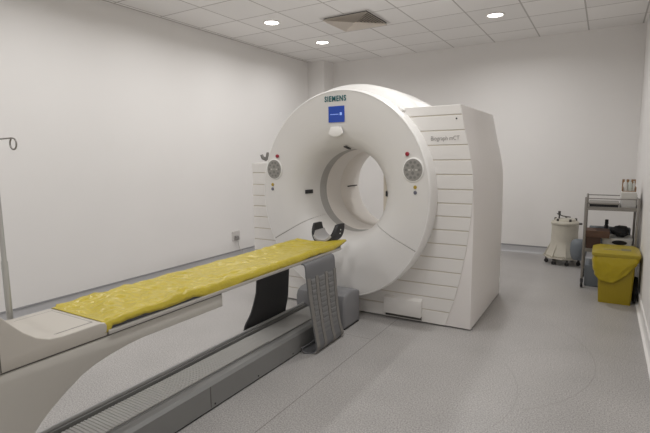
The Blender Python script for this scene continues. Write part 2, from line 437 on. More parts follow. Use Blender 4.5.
# groove backing shows between planks
bm = bmesh.new()
gr = [(xseam(z) - .003, z) for z in [.037, .25, .5, .75, 1.0, 1.2, 1.4, 1.6, 1.8, 1.855]]
prism(bm, [(2.9, .037)] + gr + [(2.9, 1.855)], 1, -3.6025, -3.5995)
prism(bm, [(CX, .037), (2.9, .037), (2.9, .6), (CX, .6)], 1, -3.6025, -3.584)
prism(bm, [(LX + .006, .037), (CX, .037), (CX, .6), (2.0, .6), (2.0, 1.395), (LX + .006, 1.395)], 1, -3.5905, -3.587)
obj('plank_backing', bm, M['groove'], g)
# floor level grille box
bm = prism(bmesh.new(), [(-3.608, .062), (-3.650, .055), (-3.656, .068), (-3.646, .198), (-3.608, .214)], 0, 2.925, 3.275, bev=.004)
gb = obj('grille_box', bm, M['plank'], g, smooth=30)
obj('grille_shade', nb((2.93, -3.612, .022), (3.27, -3.6075, .064)), M['seam'], gb)  # dark strip that paints in the shade below the box
obj('screw', disc_y(bmesh.new(), 3.535, -3.611, 1.752, .007, .007, .004, 10), M['dark'], g)
obj('screw', disc_y(bmesh.new(), 3.345, -3.611, 1.36, .006, .006, .004, 10), M['dark'], g)
# display and lettering
FY = -3.7905
d = obj('display_screen', nb((2.452, FY - .004, 1.758), (2.612, FY + .004, 1.898), bev=.002, seg=1), M['blue'], g, label='small square blue display')
bm = bmesh.new()
box(bm, (2.568, FY - .006, 1.818), (2.588, FY - .004, 1.842))
for i in range(7): box(bm, (2.474 + i * .012, FY - .006, 1.824), (2.483 + i * .012, FY - .004, 1.830))
obj('screen_marking', bm, M['scrtxt'], d)
obj('maker_lettering', text_bm('SIEMENS', .066, (2.522, FY - .003, 1.960), (1, 0, 0), (0, 0, 1), .0015, .0014, width=.215, spacing=1.18), M['teal'], g)
obj('model_lettering', text_bm('Biograph mCT', .050, (3.445, -3.6095, 1.597), (1, 0, 0), (0, 0, 1), .0006, .0, width=.235), M['greytxt'], g)
# sensor lozenge under the screen
pts = [(2.482, 1.72), (2.576, 1.72)] + [(2.529 + .070 * cos(a), 1.668 - .035 * sin(a)) for a in [i * pi / 10 for i in range(11)]]
obj('camera_housing', prism(bmesh.new(), pts, 1, -3.81, -3.78, bev=.006), M['rim'], g, smooth=40)
# keypads
def keypad(x, z):
    k = obj('control_keypad', disc_y(bmesh.new(), x, FY - .007, z, .090, .100, .01, 48, bev=.003), M['rim'], g, smooth=35)
    obj('key_plate', disc_y(bmesh.new(), x, FY - .010, z, .080, .090, .005, 40), M['pad'], k)
    bm = bmesh.new()
    for i in range(10):
        a = 2 * pi * i / 10
        disc_y(bm, x + .056 * cos(a), FY - .0118, z + .064 * sin(a), .012, .011, .003, 10)
    disc_y(bm, x, FY - .0118, z + .026, .013, .014, .003, 12); disc_y(bm, x, FY - .0118, z - .026, .013, .014, .003, 12)
    obj('keys', bm, M['paddk'], k)
    bm = bmesh.new()
    for sx in (-1, 1): box(bm, (x + sx * .03 - .01, FY - .012, z - .006), (x + sx * .03 + .01, FY - .0105, z + .006))
    box(bm, (x - .003, FY - .012, z - .006), (x + .003, FY - .0105, z + .006))
    obj('key_marks', bm, M['padlt'], k)
keypad(1.842, 1.345); keypad(3.243, 1.345)
for x, z in ((1.882, 1.470), (3.193, 1.474)): obj('emergency_button', disc_y(bmesh.new(), x, FY - .016, z, .016, .017, .018, 20, bev=.004), M['red'], g, smooth=40, label='dark red stop button')
for x, z, m_ in ((1.815, 1.197, 'yel'), (1.813, 1.155, 'blu'), (3.262, 1.204, 'yel'), (3.263, 1.160, 'blu')):
    obj('indicator_button', disc_y(bmesh.new(), x, FY - .006, z, .0145, .0155, .008, 18, bev=.002), M[m_], g, label='ochre button' if m_ == 'yel' else 'blue grey button')
# bore sensors, lying on the flare
def sensor(ang, r, t0, t1, wd):
    a = radians(ang); b2 = bmesh.new()
    f = lambda rr, tt, s: (CX + rr * cos(a) + s * wd * -sin(a), tt, BZ + rr * sin(a) + s * wd * cos(a))
    vs = [b2.verts.new(f(rr, tt, s)) for (rr, tt) in ((r[0], t0), (r[1], t1), (r[1] + .01, t1), (r[0] + .01, t0)) for s in (-1, 1)]
    for q in ((0, 1, 3, 2), (2, 3, 5, 4), (4, 5, 7, 6), (6, 7, 1, 0), (0, 2, 4, 6), (1, 7, 5, 3)): b2.faces.new([vs[i] for i in q])
    obj('positioning_laser', b2, M['dark'], g)
sensor(181, (.413, .390), -3.69, -3.60, .018); sensor(88, (.408, .388), -3.69, -3.60, .014)
sensor(0, (.415, .388), -3.70, -3.58, .022)
# small bracket on the left edge
bm = nt_([(1.655, -3.67, 1.435), (1.615, -3.68, 1.455), (1.60, -3.68, 1.485)], [.016, .02, .016], 8); tube(bm, [(1.655, -3.67, 1.435), (1.665, -3.67, 1.47), (1.672, -3.67, 1.51)], [.016, .018, .012], 8)
obj('cable_hook', bm, M['paddk'], g, smooth=50)

# ---------------------------------------------------------------- floor rail
r = thing('floor_rail', 'long grey floor rail with ribbed cover running under the table into the scanner', 'floor rail', (2.52, -5.9, 0))
RY0, RY1 = -8.3, -4.08
cs = [(2.34, .012), (2.69, .012), (2.69, .148), (2.672, .163), (2.645, .165), (2.64, .150), (2.60, .148), (2.592, .152), (2.44, .152), (2.40, .146), (2.385, .146), (2.38, .168), (2.34, .168)]
obj('channel', prism(bmesh.new(), cs, 1, RY0, RY1 + .04), M['track'], r)
obj('edge_bar', nt_([(2.351, RY0, .172), (2.351, RY1, .172)], .014, 10), M['tracklt'], r, smooth=60)
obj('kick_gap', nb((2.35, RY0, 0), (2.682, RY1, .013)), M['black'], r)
bm = bmesh.new(); y = RY0; P = []
while y < -4.9:
    P += [(y, .155), (y + .003, .159), (y + .012, .159), (y + .015, .155)]; y += .019
prism(bm, [(RY0, .15)] + P + [(y, .15)], 0, 2.40, 2.585)
obj('bellows_cover', bm, M['tracktop'], r)
bm = prism(bmesh.new(), [(2.40, .150), (2.592, .150), (2.592, .156), (2.40, .156)], 1, y, RY1 + .02)
obj('slide_cover', bm, M['tracktop'], r)
obj('side_seam', nb((2.689, -5.585, .02), (2.6915, -5.58, .148)), M['seam'], r)
for k in range(6):
    yy = -4.75 - k * .40
    obj('rivet', lathe(bmesh.new(), [(0, .003), (.006, .002), (.006, 0)], (2.690, yy, .03), 'x', 10), M['black'], r)
pts = [(2.27, .002), (2.787, .002), (2.787, .20), (2.775, .255), (2.75, .285), (2.70, .302), (2.35, .302), (2.29, .285), (2.27, .25)]
bm = bmesh.new()
pr = [(-4.095, .0), (-3.80, .0), (-3.80, .275), (-3.83, .292), (-3.95, .315), (-4.02, .31), (-4.075, .285), (-4.095, .24)]
prism(bm, pr, 0, 2.27, 2.762, bev=.022, seg=4)
ec = obj('end_housing', bm, M['endcap'], r, smooth=30)
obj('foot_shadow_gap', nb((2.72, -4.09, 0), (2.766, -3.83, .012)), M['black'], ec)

# ---------------------------------------------------------------- patient table
X0, X1 = 2.375, 2.77
t = thing('patient_table', 'long narrow patient table on a cream pedestal reaching towards the scanner bore', 'patient table', (2.57, -6.8, .17))
low = [(-7.3, .171), (-7.3, .701), (-5.535, .701), (-5.535, .629), (-5.9, .631), (-6.07, .632), (-6.16, .625), (-6.242, .612), (-6.31, .597), (-6.371, .575), (-6.443, .532), (-6.50, .493), (-6.54, .460), (-6.58, .418), (-6.63, .355), (-6.68, .27), (-6.70, .171)]
obj('pedestal', prism(bmesh.new(), low, 0, X0, X1, bev=.006), M['bed2'], t, smooth=25)
obj('shadow_joint', nb((X0 + .004, -7.3, .70), (X1 - .004, -5.54, .7065)), M['seam'], t)
cap = [(-7.3, .706), (-6.247, .706), (-6.247, .752), (-6.256, .764), (-6.28, .770), (-6.44, .770), (-6.49, .776), (-6.537, .797), (-6.58, .832), (-6.62, .876), (-6.66, .925), (-6.70, .955), (-6.76, .972), (-7.3, .975)]
bm = prism(bmesh.new(), cap, 0, X0, X1 + .004, bev=.007, seg=3)
cp = obj('pedestal_cap', bm, M['bed'], t, smooth=22)
obj('inset_lid', nb((2.425, -6.455, .7695), (2.728, -6.29, .7715), bev=.001, seg=1), M['bed'], cp)
bm = bmesh.new()
for a, b in (((2.421, -6.459), (2.732, -6.455)), ((2.421, -6.29), (2.732, -6.286)), ((2.421, -6.459), (2.425, -6.286)), ((2.728, -6.459), (2.732, -6.286))):
    box(bm, (*a, .7695), (*b, .7712))
obj('lid_groove', bm, M['cable'], cp)
obj('rear_seam', nb((X1 + .0035, -6.668, .71), (X1 + .0050, -6.664, .90)), M['seam'], cp)
# beam fore part and table top
bm = prism(bmesh.new(), [(2.39, .702), (2.755, .702), (2.755, .712), (2.39, .712)], 1, -6.24, -5.54)
obj('slide_plate', bm, M['metal'], t)
TY0, TY1 = -6.245, -4.10
cs = [(2.37, .716), (2.755, .716), (2.765, .724), (2.765, .756), (2.757, .762), (2.745, .757), (2.66, .745), (2.56, .741), (2.46, .745), (2.375, .757), (2.365, .762), (2.355, .756), (2.355, .724)]
bm = prism(bmesh.new(), cs, 1, TY0, TY1)
for q in bm.verts:
    if q.co.y > -4.5:  # rounded nose
        q.co.y -= 0.05 * (abs(q.co.x - 2.56) / .2) ** 2
obj('tabletop', bm, M['top'], t, label='dark table top mostly hidden by the yellow sheet')
for nm, x0, x1 in (('edge_rail', 2.755, 2.779), ('edge_rail', 2.342, 2.366)):
    obj(nm, nb((x0, TY0, .708), (x1, TY1 - .06, .728), bev=.004), M['metal'], t, smooth=40)
obj('underside', nb((2.40, TY0, .700), (2.72, TY1 - .05, .717), bev=.004), M['bed2'], t)
# head holder
HX, HY0, HY1 = 2.562, -4.12, -3.93
hh = thing('head_holder', 'x', 'x', (HX, -4.0, .75)); del hh['label']; del hh['category']
bpy.data.objects.remove(hh)
def ushape(bm, w, zb, zt, th, y0, y1, flare=.0):
    n = 22
    def pt(s, off):     # s -1..1
        a = s * 1.0
        x = HX + (w - off) * (sin(a * pi / 2) if abs(a) < 1 else a)
        z = zb + off + (zt - zb) * (1 - cos(a * pi / 2)) ** 1.15
        return x, z
    rows = []
    for i in range(n + 1):
        s = -1 + 2 * i / n
        xo, zo = pt(s, 0); xi, zi = pt(s, th)
        if abs(s) > .95: zi = zo
        e = .075 * abs(s) ** 3     # ears lean back
        rows.append([bm.verts.new(p) for p in ((xo, y0 + e, zo), (xo, y1 - e * .2, zo), (xi, y1 - e * .2, zi), (xi, y0 + e, zi))])
    for a, b in zip(rows, rows[1:]):
        for k in range(4): bm.faces.new((a[k], a[(k + 1) % 4], b[(k + 1) % 4], b[k]))
    bm.faces.new(rows[0]); bm.faces.new(rows[-1][::-1])
    return bm
ho = obj('head_holder', ushape(bmesh.new(), .126, .728, .892, .024, HY0, HY1), M['black'], t, smooth=45, label='black U shaped head holder at the end of the table')
bm = ushape(bmesh.new(), .101, .753, .835, .014, HY0 - .012, HY1 + .02)
obj('head_cushion', bm, M['cush'], ho, smooth=45, label='grey cushion')
for zz in (.815, .845): obj('strap_slot', lathe(bmesh.new(), [(0, .003), (.006, .003), (.006, -.002)], (HX + .122, -4.02 + (zz - .8) * .3, zz), 'x', 8), M['trim'], ho)
obj('mounting_tongue', nb((2.49, -4.14, .716), (2.645, -3.98, .729), bev=.004), M['black'], ho)

# ---------------------------------------------------------------- yellow sheet
bm = bmesh.new(); NX, NY = 46, 220
SY0, SY1 = -6.262, -4.08
def fbm(x, y, s, seed):
    return noise.noise(Vector((x * s + seed, y * s * .8, seed * 1.7)))
grid = []
for j in range(NY + 1):
    v_ = j / NY; row = []
    tw = max(0, (v_ - .93) / .07)
    for i in range(NX + 1):
        u = -1 + 2 * i / NX
        y = SY0 + (SY1 - SY0) * v_
        # how far the sheet reaches over each side
        hr = .214 + .013 * max(0, min(1, (y + 5.55) / .3)) + .012 * noise.noise(Vector((y * 2.3, 5, 0))) + (.028 if -5.75 < y < -5.35 else 0) * sin(max(0, min(1, (y + 5.75) / .4)) * pi)
        if y < -5.80: hr += .004 * min(1, (-5.80 - y) / .1) * (1 if y > -6.225 else 4)
        if y > -4.3: hr -= .030 * (y + 4.3) / .22
        hl = .206 + .010 * noise.noise(Vector((y * 2.1, 9, 0)))
        s = u * (hr if u > 0 else hl)
        edge = max(0, abs(s) - .190)
        x = 2.56 + (s if abs(s) < .190 else math.copysign(.190 + .0235 * (1 - math.exp(-edge / .012)), s))
        drop = max(0, edge - .004) * 1.3
        z = .749 + .019 * (abs(min(abs(s), .19)) / .19) ** 2 - drop
        # wrinkles: ridges that run mostly across / diagonal
        near = max(0, min(1, (-5.25 - y) / .35))
        wx = x + .06 * noise.noise(Vector((x * 3, y * 3, 4)))
        w = abs(noise.noise(Vector((wx * 7 + y * 2.5, y * 5.5, 2.0)))) * .022 + abs(noise.noise(Vector((wx * 15 - y * 6, y * 11, 7.0)))) * .011
        w += abs(noise.noise(Vector((wx * 34, y * 27, 9.0)))) * .006
        w *= .6 + .9 * near
        w = w * (1 - .6 * max(0, (abs(s) - .16) / .06))
        z += w
        if y < -6.235: z = .7665 - drop + .1 * w; x = max(x, 2.372)
        if y > -4.25: z -= w * .6 * (y + 4.25) / .17
        # a long fold along the near side in the middle of the length
        if -5.75 < y < -4.9:
            q = math.exp(-((s - (.05 + .12 * (y + 5.75) / .85)) / .018) ** 2); z += .012 * q * sin((y + 5.75) / .85 * pi)
        # far end tapers, with the right corner pulled out
        if tw > 0:
            x -= 0; y += .030 * tw * (u * .5 + .5) ** 2 - .12 * tw * (1 - (u * .5 + .5)) ; z += .006 * tw
        row.append(bm.verts.new((x, y, z)))
    grid.append(row)
for j in range(NY):
    for i in range(NX): bm.faces.new((grid[j][i], grid[j][i + 1], grid[j + 1][i + 1], grid[j + 1][i]))
sh = obj('plastic_sheet', bm, M['sheet'], None, smooth=180, origin=(2.56, -5.15, .76))
tag(sh, 'crinkled yellow plastic sheet spread along the narrow patient table', 'plastic sheet')
so = sh.modifiers.new('s', 'SOLIDIFY'); so.thickness = .0015; so.offset = 1

# ---------------------------------------------------------------- straps
def strap(name, path, ya, yb, mats, label, bands, nseg=28, th=.010):
    """path: list of (x, z, yshift0, yshift1)"""
    th_ = thing(name, label, 'strap', (path[0][0], (ya + yb) / 2, path[0][1]))
    # resample the path smoothly
    P = [Vector((p[0], p[1])) for p in path]; S = []
    for i in range(len(P) - 1):
        p0 = P[max(i - 1, 0)]; p1 = P[i]; p2 = P[i + 1]; p3 = P[min(i + 2, len(P) - 1)]
        for k in range(6):
            q = k / 6
            S.append((.5 * ((2 * p1) + (-p0 + p2) * q + (2 * p0 - 5 * p1 + 4 * p2 - p3) * q * q + (-p0 + 3 * p1 - 3 * p2 + p3) * q ** 3),
                      path[i][2] * (1 - q) + path[i + 1][2] * q, path[i][3] * (1 - q) + path[i + 1][3] * q))
    S.append((P[-1], path[-1][2], path[-1][3]))
    def ribbon(k0, k1, w0, w1, off, t_):
        bm = bmesh.new(); rows = []
        for k in range(k0, k1 + 1):
            p, s0, s1 = S[k]; d = (S[min(k + 1, len(S) - 1)][0] - S[max(k - 1, 0)][0]).normalized(); nrm = Vector((-d.y, d.x))
            if name == 'restraint_strap' and nrm.x * SIDE < 0 and False: nrm = -nrm
            A = ya + s0; B = yb + s1
            row = []
            for o_ in (off, off + t_):
                q = p + nrm * o_ * SIDE
                for w in (w0, w1): row.append(bm.verts.new((q.x, A + (B - A) * w, q.y)))
            rows.append(row)
        for a, b in zip(rows, rows[1:]):
            for i, j in ((0, 1), (1, 3), (3, 2), (2, 0)): bm.faces.new((a[i], a[j], b[j], b[i]))
        for rr in (rows[0], rows[-1]): bm.faces.new((rr[0], rr[1], rr[3], rr[2]))
        return bm
    N = len(S) - 1
    obj('strap_body', ribbon(0, N, 0, 1, 0, th), mats[0], th_, smooth=40)
    kk = bands[0]
    for w0, w1 in bands[1]: obj('webbing_band', ribbon(kk, N - bands[2], w0, w1, th * .9, .005), mats[1], th_, smooth=40)
    return th_
SIDE = 1
RP = [(2.765, .700, 0, 0), (2.792, .690, 0, 0), (2.800, .62, 0, 0), (2.800, .45, .03, .02), (2.802, .28, .07, .04), (2.808, .13, .10, .07), (2.812, .06, .11, .10), (2.80, .022, .11, .12), (2.775, .010, .10, .12), (2.735, .010, .08, .11), (2.715, .028, .07, .1), (2.722, .048, .06, .1)]
RP = [(x, z, a, b) for x, z, a, b in RP]
s1 = strap('restraint_strap', RP, -4.735, -4.325, (M['strap2'], M['web']), 'grey webbing strap hanging from the camera side of the table down to the floor', (13, ((0.0, .10), (.27, .36), (.60, .69), (.91, 1.0)), 8))
# textured patches between the webbing bands
for a, b in ((.12, .25), (.38, .58), (.71, .89)):
    bm = bmesh.new(); rows = []
    for k in range(49):     # one long quilted strip
        z = .585 - k * .0105; f = k / 44; y0 = -4.735 + .01 + .085 * f; y1 = -4.325 + .065 * f
        jx = 2.8115 + .004 * max(0, min(1, (.32 - z) / .2)) + (.0025 if k % 4 else -.001)
        rows.append([bm.verts.new(q) for q in ((jx - .006, y0 + (y1 - y0) * a, z), (jx, y0 + (y1 - y0) * a, z), (jx, y0 + (y1 - y0) * b, z), (jx - .006, y0 + (y1 - y0) * b, z))])
    for p_, q_ in zip(rows, rows[1:]):
        for i in range(4): bm.faces.new((p_[i], p_[(i + 1) % 4], q_[(i + 1) % 4], q_[i]))
    bm.faces.new(rows[0]); bm.faces.new(rows[-1])
    obj('quilted_strip', bm, M['strap'], s1)
SIDE = -1
LPth = [(2.352, .700, 0, 0), (2.318, .69, 0, 0), (2.312, .60, 0, 0), (2.312, .42, -.02, -.02), (2.308, .28, -.08, -.03), (2.300, .19, -.15, -.05), (2.29, .08, -.18, -.06), (2.27, .012, -.18, -.06), (2.20, .008, -.18, -.06)]
s2 = strap('restraint_strap', LPth, -4.665, -4.235, (M['strapd'], M['strapd2']), 'dark webbing strap hanging on the wall side of the table', (13, ((.12, .2), (.45, .53), (.8, .88)), 4))

# ---------------------------------------------------------------- IV pole
px, py = 2.25, -6.387
ip = thing('drip_pole', 'thin metal drip pole with a looped hook standing beside the table', 'drip pole', (px, py, 0))
obj('pole', nt_([(px, py, .03), (px, py, 1.0), (px, py, 1.01), (px, py, 1.56)], [.0135, .0135, .0105, .0105], 14), M['pole'], ip, smooth=50)
def hook(sgn):
    P = [(px, py, 1.553), (px + sgn * .16, py, 1.555)] + [(px + sgn * (.178 + .026 * sin(a)) , py, 1.531 + .024 * cos(a)) for a in [i * 2 * pi / 14 * .9 for i in range(15)]]
    return nt_(P, .0035, 8)
for s in (1, -1): obj('hook', hook(s), M['steel'], ip, smooth=60)
bm = bmesh.new()
for a in (100, 150, 210, 260): tube(bm, [(px, py, .06), (px + .25 * cos(radians(a)), py + .25 * sin(radians(a)), .03)], [.014, .009], 8)
lathe(bm, [(0, .02), (.03, .02), (.03, .09), (.018, .1), (0, .1)], (px, py, 0), 'z', 14)
obj('base', bm, M['steel'], ip, smooth=40)
for a in (100, 150, 210, 260):
    q = (px + .25 * cos(radians(a)), py + .25 * sin(radians(a)))
    obj('caster', lathe(bmesh.new(), [(0, -.008), (.02, -.008), (.022, 0), (.02, .008), (0, .008)], (q[0], q[1], .022), 'x', 14), M['black'], ip, smooth=40)

# ---------------------------------------------------------------- wall socket
sk = thing('wall_socket', 'small white power socket with a cable low on the left wall', 'wall socket', (0, -2.33, .3))
obj('plate', nb((0, -2.41, .26), (.012, -2.25, .40), bev=.003), M['socket'], sk)
pg = obj('plug', nb((.012, -2.37, .27), (.05, -2.31, .33), bev=.006), M['cable'], sk)
obj('cable', nt_([(.045, -2.335, .275), (.04, -2.32, .2), (.035, -2.29, .135), (.035, -2.25, .10), (.038, -2.2, .012)], .006, 8), M['socket'], pg, smooth=60)

# ---------------------------------------------------------------- drum
dx, dy = 4.165, -.50
dr = thing('wheeled_drum', 'cream round drum on castors standing by the back wall', 'drum', (dx, dy, 0))
# shaped body: round above, skirt opening towards a wide base
obj('body', lathe(bmesh.new(), [(0, .105), (.215, .105), (.226, .12), (.212, .15), (.185, .21), (.168, .27), (.162, .33), (.160, .44), (.163, .525), (.172, .535), (.172, .555), (.150, .575), (0, .58)], (dx, dy, 0), 'z', 48), M['drum'], dr, smooth=35)
obj('base_plate', prism(bmesh.new(), [(dx + .255 * cos(radians(a)), dy + .255 * sin(radians(a))) for a in range(0, 360, 45)], 2, .085, .107, bev=.004), M['drum'], dr)
for a in (195, 240, 280, 345, 110):
    bm = bmesh.new()
    a = radians(a); c, s = cos(a), sin(a); n_ = Vector((-s, c, 0)) * .006
    A = [Vector((dx + .15 * c, dy + .15 * s, .31)), Vector((dx + .25 * c, dy + .25 * s, .11)), Vector((dx + .15 * c, dy + .15 * s, .11))]
    f1 = [bm.verts.new(p + n_) for p in A]; f2 = [bm.verts.new(p - n_) for p in A]
    bm.faces.new(f1); bm.faces.new(f2[::-1])
    for i in range(3): bm.faces.new((f1[i], f2[i], f2[(i + 1) % 3], f1[(i + 1) % 3]))
    obj('fin', bm, M['drum'], dr)
ld = obj('lid', lathe(bmesh.new(), [(0, .60), (.115, .60), (.125, .594), (.13, .575), (.15, .572)], (dx, dy, 0), 'z', 40), M['drum'], dr, smooth=35)
for a in (20, 90, 160, 230, 300):
    c, s = cos(radians(a)), sin(radians(a)); bm = nb((dx + .13 * c - .014, dy + .13 * s - .014, .575), (dx + .13 * c + .014, dy + .13 * s + .014, .608), bev=.003, seg=1)
    obj('lid_clamp', bm, M['drumdk'], ld)
hd = nt_([(dx - .075, dy, .6), (dx - .075, dy, .695)], .010, 10); tube(hd, [(dx - .105, dy, .665), (dx - .03, dy, .635), (dx + .06, dy, .625)], .007, 8); box(hd, (dx - .09, dy - .015, .655), (dx - .06, dy + .015, .70), bev=.003, seg=1)
obj('handle', hd, M['drumdk'], ld, smooth=40)
obj('side_valve', nt_([(dx + .15, dy - .03, .545), (dx + .20, dy - .04, .548)], .014, 10), M['drumdk'], dr, smooth=40)
for a in (195, 240, 285, 330, 60, 120):
    q = (dx + .21 * cos(radians(a)), dy + .21 * sin(radians(a)))
    cw = obj('caster', lathe(bmesh.new(), [(0, -.010), (.024, -.010), (.028, 0), (.024, .010), (0, .010)], (q[0], q[1], .028), 'y', 18), M['black'], dr, smooth=40)
    obj('caster_fork', nb((q[0] - .014, q[1] - .011, .040), (q[0] + .016, q[1] + .012, .088)), M['drumdk'], cw)

# round grey tub lying against drum
tb = bmesh.new()
lathe(tb, [(0, .27), (.05, .266), (.08, .245), (.094, .20), (.097, .14), (.09, .07), (.075, .02), (.06, .002), (0, .0)], (4.345, -.73, .1075), 'z', 32)
bmesh.ops.scale(tb, vec=(1, 1, 1), verts=tb.verts)
o = obj('rounded_container', tb, M['tub'], None, smooth=60, origin=(4.345, -.73, .1075))
tag(o, 'rounded blue grey container resting on the base of the cream drum', 'container')

# ---------------------------------------------------------------- trolley
tx0, tx1, ty0, ty1 = 4.425, 4.895, -1.69, -1.17
tr = thing('instrument_trolley', 'steel two shelf trolley on castors standing in the back right corner', 'trolley', ((tx0 + tx1) / 2, (ty0 + ty1) / 2, 0))
for i, (x, y) in enumerate(((tx0, ty0), (tx1, ty0), (tx0, ty1), (tx1, ty1))):
    obj('post', nb((x - .012, y - .012, .10), (x + .012, y + .012, .995), bev=.004), M['steel'], tr, smooth=40)
    cw = obj('caster', lathe(bmesh.new(), [(0, -.012), (.038, -.012), (.042, 0), (.038, .012), (0, .012)], (x, y, .042), 'x', 18), M['black'], tr, smooth=40)
    obj('caster_fork', nb((x - .015, y - .014, .06), (x + .015, y + .014, .101), bev=.003, seg=1), M['dark'], cw)
for z in (.875, .42):
    bm = nb((tx0, ty0, z), (tx1, ty1, z + .006))
    for a, b in (((tx0, ty0 - .006), (tx1, ty0 + .004)), ((tx0, ty1 - .004), (tx1, ty1 + .006)), ((tx0 - .006, ty0), (tx0 + .004, ty1)), ((tx1 - .004, ty0), (tx1 + .006, ty1))):
        box(bm, (*a, z - .018), (*b, z + .02))
    obj('shelf', bm, M['steel'], tr)
bm = bmesh.new()
tube(bm, [(tx0, ty0, .982), (tx1, ty0, .982)], .005, 8); tube(bm, [(tx0, ty1, .982), (tx1, ty1, .982)], .005, 8); tube(bm, [(tx0, ty0, .982), (tx0, ty1, .982)], .005, 8); tube(bm, [(tx1, ty0, .982), (tx1, ty1, .982)], .005, 8)
obj('guard_rail', bm, M['steel'], tr, smooth=60)
SZ = .881
# tray on the upper shelf
bm = nb((4.462, -1.66, SZ), (4.715, -1.36, SZ + .012), mi=0); box(bm, (4.448, -1.67, SZ + .036), (4.73, -1.35, SZ + .056), bev=.006); box(bm, (4.458, -1.655, SZ + .01), (4.72, -1.365, SZ + .038), mi=1)
tag(obj('instrument_tray', bm, [M['steel'], M['dark']], None, origin=(4.59, -1.5, SZ)), 'flat metal tray lying on the upper trolley shelf', 'tray')
# white box, with supplies on it
bx = thing('white_box', 'white carton at the wall end of the upper trolley shelf', 'box', (4.815, -1.42, SZ))
obj('carton', nb((4.745, -1.60, SZ), (4.878, -1.22, SZ + .165), bev=.003, seg=1), M['paper'], bx)
obj('lid_flap', nb((4.742, -1.603, SZ + .10), (4.881, -1.217, SZ + .168), bev=.003, seg=1), M['white'], bx)
BZ2 = SZ + .168
tag(obj('cardboard_tray', (lambda b: (box(b, (4.752, -1.47, BZ2), (4.878, -1.27, BZ2 + .006)), box(b, (4.752, -1.276, BZ2), (4.878, -1.27, BZ2 + .122)), box(b, (4.752, -1.47, BZ2), (4.758, -1.27, BZ2 + .05)), box(b, (4.872, -1.47, BZ2), (4.878, -1.27, BZ2 + .05)), b)[-1])(bmesh.new()), M['tan'], None, origin=(4.815, -1.37, BZ2)), 'open brown cardboard box holding bottles on top of the white carton', 'box')
def bottle(x, y, h, r_, label, m_):
    prf = [(0, 0), (r_, 0), (r_, h * .62), (r_ * .8, h * .75), (r_ * .38, h * .82), (r_ * .38, h * .88), (0, h * .88)]
    tt = thing('bottle', label, 'bottle', (x, y, BZ2 + .006), 'bottles on the trolley')
    obj('flask', lathe(bmesh.new(), prf, (x, y, BZ2 + .006), 'z', 20), m_, tt, smooth=40)
    obj('cap', lathe(bmesh.new(), [(0, h * .88), (r_ * .45, h * .88), (r_ * .45, h), (0, h)], (x, y, BZ2 + .006), 'z', 16), M['white'], tt, smooth=40)
bottle(4.779, -1.44, .122, .0200, 'leftmost pale bottle in the brown box on the trolley', M['white'])
bottle(4.8205, -1.44, .124, .0205, 'greenish clear bottle in the middle of the brown box', M['clear'])
bottle(4.855, -1.44, .108, .0135, 'rightmost short white bottle in the brown box', M['white'])
# lower shelf contents
LZ = .426
tag(obj('cardboard_box', nb((4.442, -1.66, LZ), (4.582, -1.42, LZ + .13), bev=.003, seg=1), M['card2'], None, origin=(4.51, -1.54, LZ)), 'lower brown cardboard box on the lower trolley shelf, under the wider one', 'box', 'brown boxes on the lower shelf')
tag(obj('cardboard_box', nb((4.44, -1.665, LZ + .131), (4.662, -1.43, LZ + .205), bev=.003, seg=1), M['card'], None, origin=(4.55, -1.54, LZ + .131)), 'wider brown cardboard box stacked on top of the other on the lower shelf', 'box', 'brown boxes on the lower shelf')
wb = thing('plastic_crate', 'white plastic crate with a black oval handhold on the lower trolley shelf', 'crate', (4.74, -1.45, LZ))
obj('crate_body', prism(bmesh.new(), [(4.605, LZ), (4.86, LZ), (4.872, LZ + .125), (4.593, LZ + .125)], 1, -1.60, -1.26, bev=.006), M['white'], wb)
obj('handhold', disc_y(bmesh.new(), 4.755, -1.604, LZ + .083, .07, .024, .01, 28), M['black'], wb)
bm = bmesh.new(); bmesh.ops.create_icosphere(bm, subdivisions=4, radius=1)
for q in bm.verts:
    n_ = 1 + .22 * noise.noise(q.co * 1.6) + .10 * noise.noise(q.co * 5)
    q.co = Vector((4.762 + q.co.x * .088 * n_, -1.43 + q.co.y * .13 * n_, LZ + .128 + .055 + (max(q.co.z, -.95)) * .058 * n_))
zmin = min(q.co.z for q in bm.verts)
for q in bm.verts: q.co.z += LZ + .127 - zmin
tag(obj('black_bag', bm, M['cloth'], None, smooth=180, origin=(4.765, -1.43, LZ + .127)), 'black soft bag lying on top of the white crate', 'bag')
bm = nb((4.622, -1.40, LZ), (4.662, -1.36, LZ + .25), bev=.005); 
pb = thing('pump_bottle', 'dark upright bottle standing behind the brown boxes on the lower shelf', 'bottle', (4.63, -1.36, LZ))
obj('bottle_body', lathe(bmesh.new(), [(0, 0), (.022, 0), (.022, .22), (.014, .235), (0, .235)], (4.628, -1.30, LZ), 'z', 20), M['dark'], pb, smooth=40); bm.free()
obj('bottle_top', nb((4.612, -1.318, LZ + .235), (4.648, -1.282, LZ + .29), bev=.006), M['black'], pb)
pk = obj('folded_wrap', nb((4.46, -1.245, LZ), (4.865, -1.195, LZ + .20), bev=.012), M['tub'], None, smooth=40, origin=(4.66, -1.22, LZ))
tag(pk, 'flat blue grey pack standing along the back edge of the lower trolley shelf', 'pack')
tag(obj('storage_case', nb((4.445, -1.62, .06), (4.70, -1.25, .30), bev=.012), M['tub'], None, smooth=40, origin=(4.57, -1.43, .06)), 'dark grey case under the trolley behind the yellow bin', 'case')
bpy.data.objects['storage_case'].location.z = 0.0

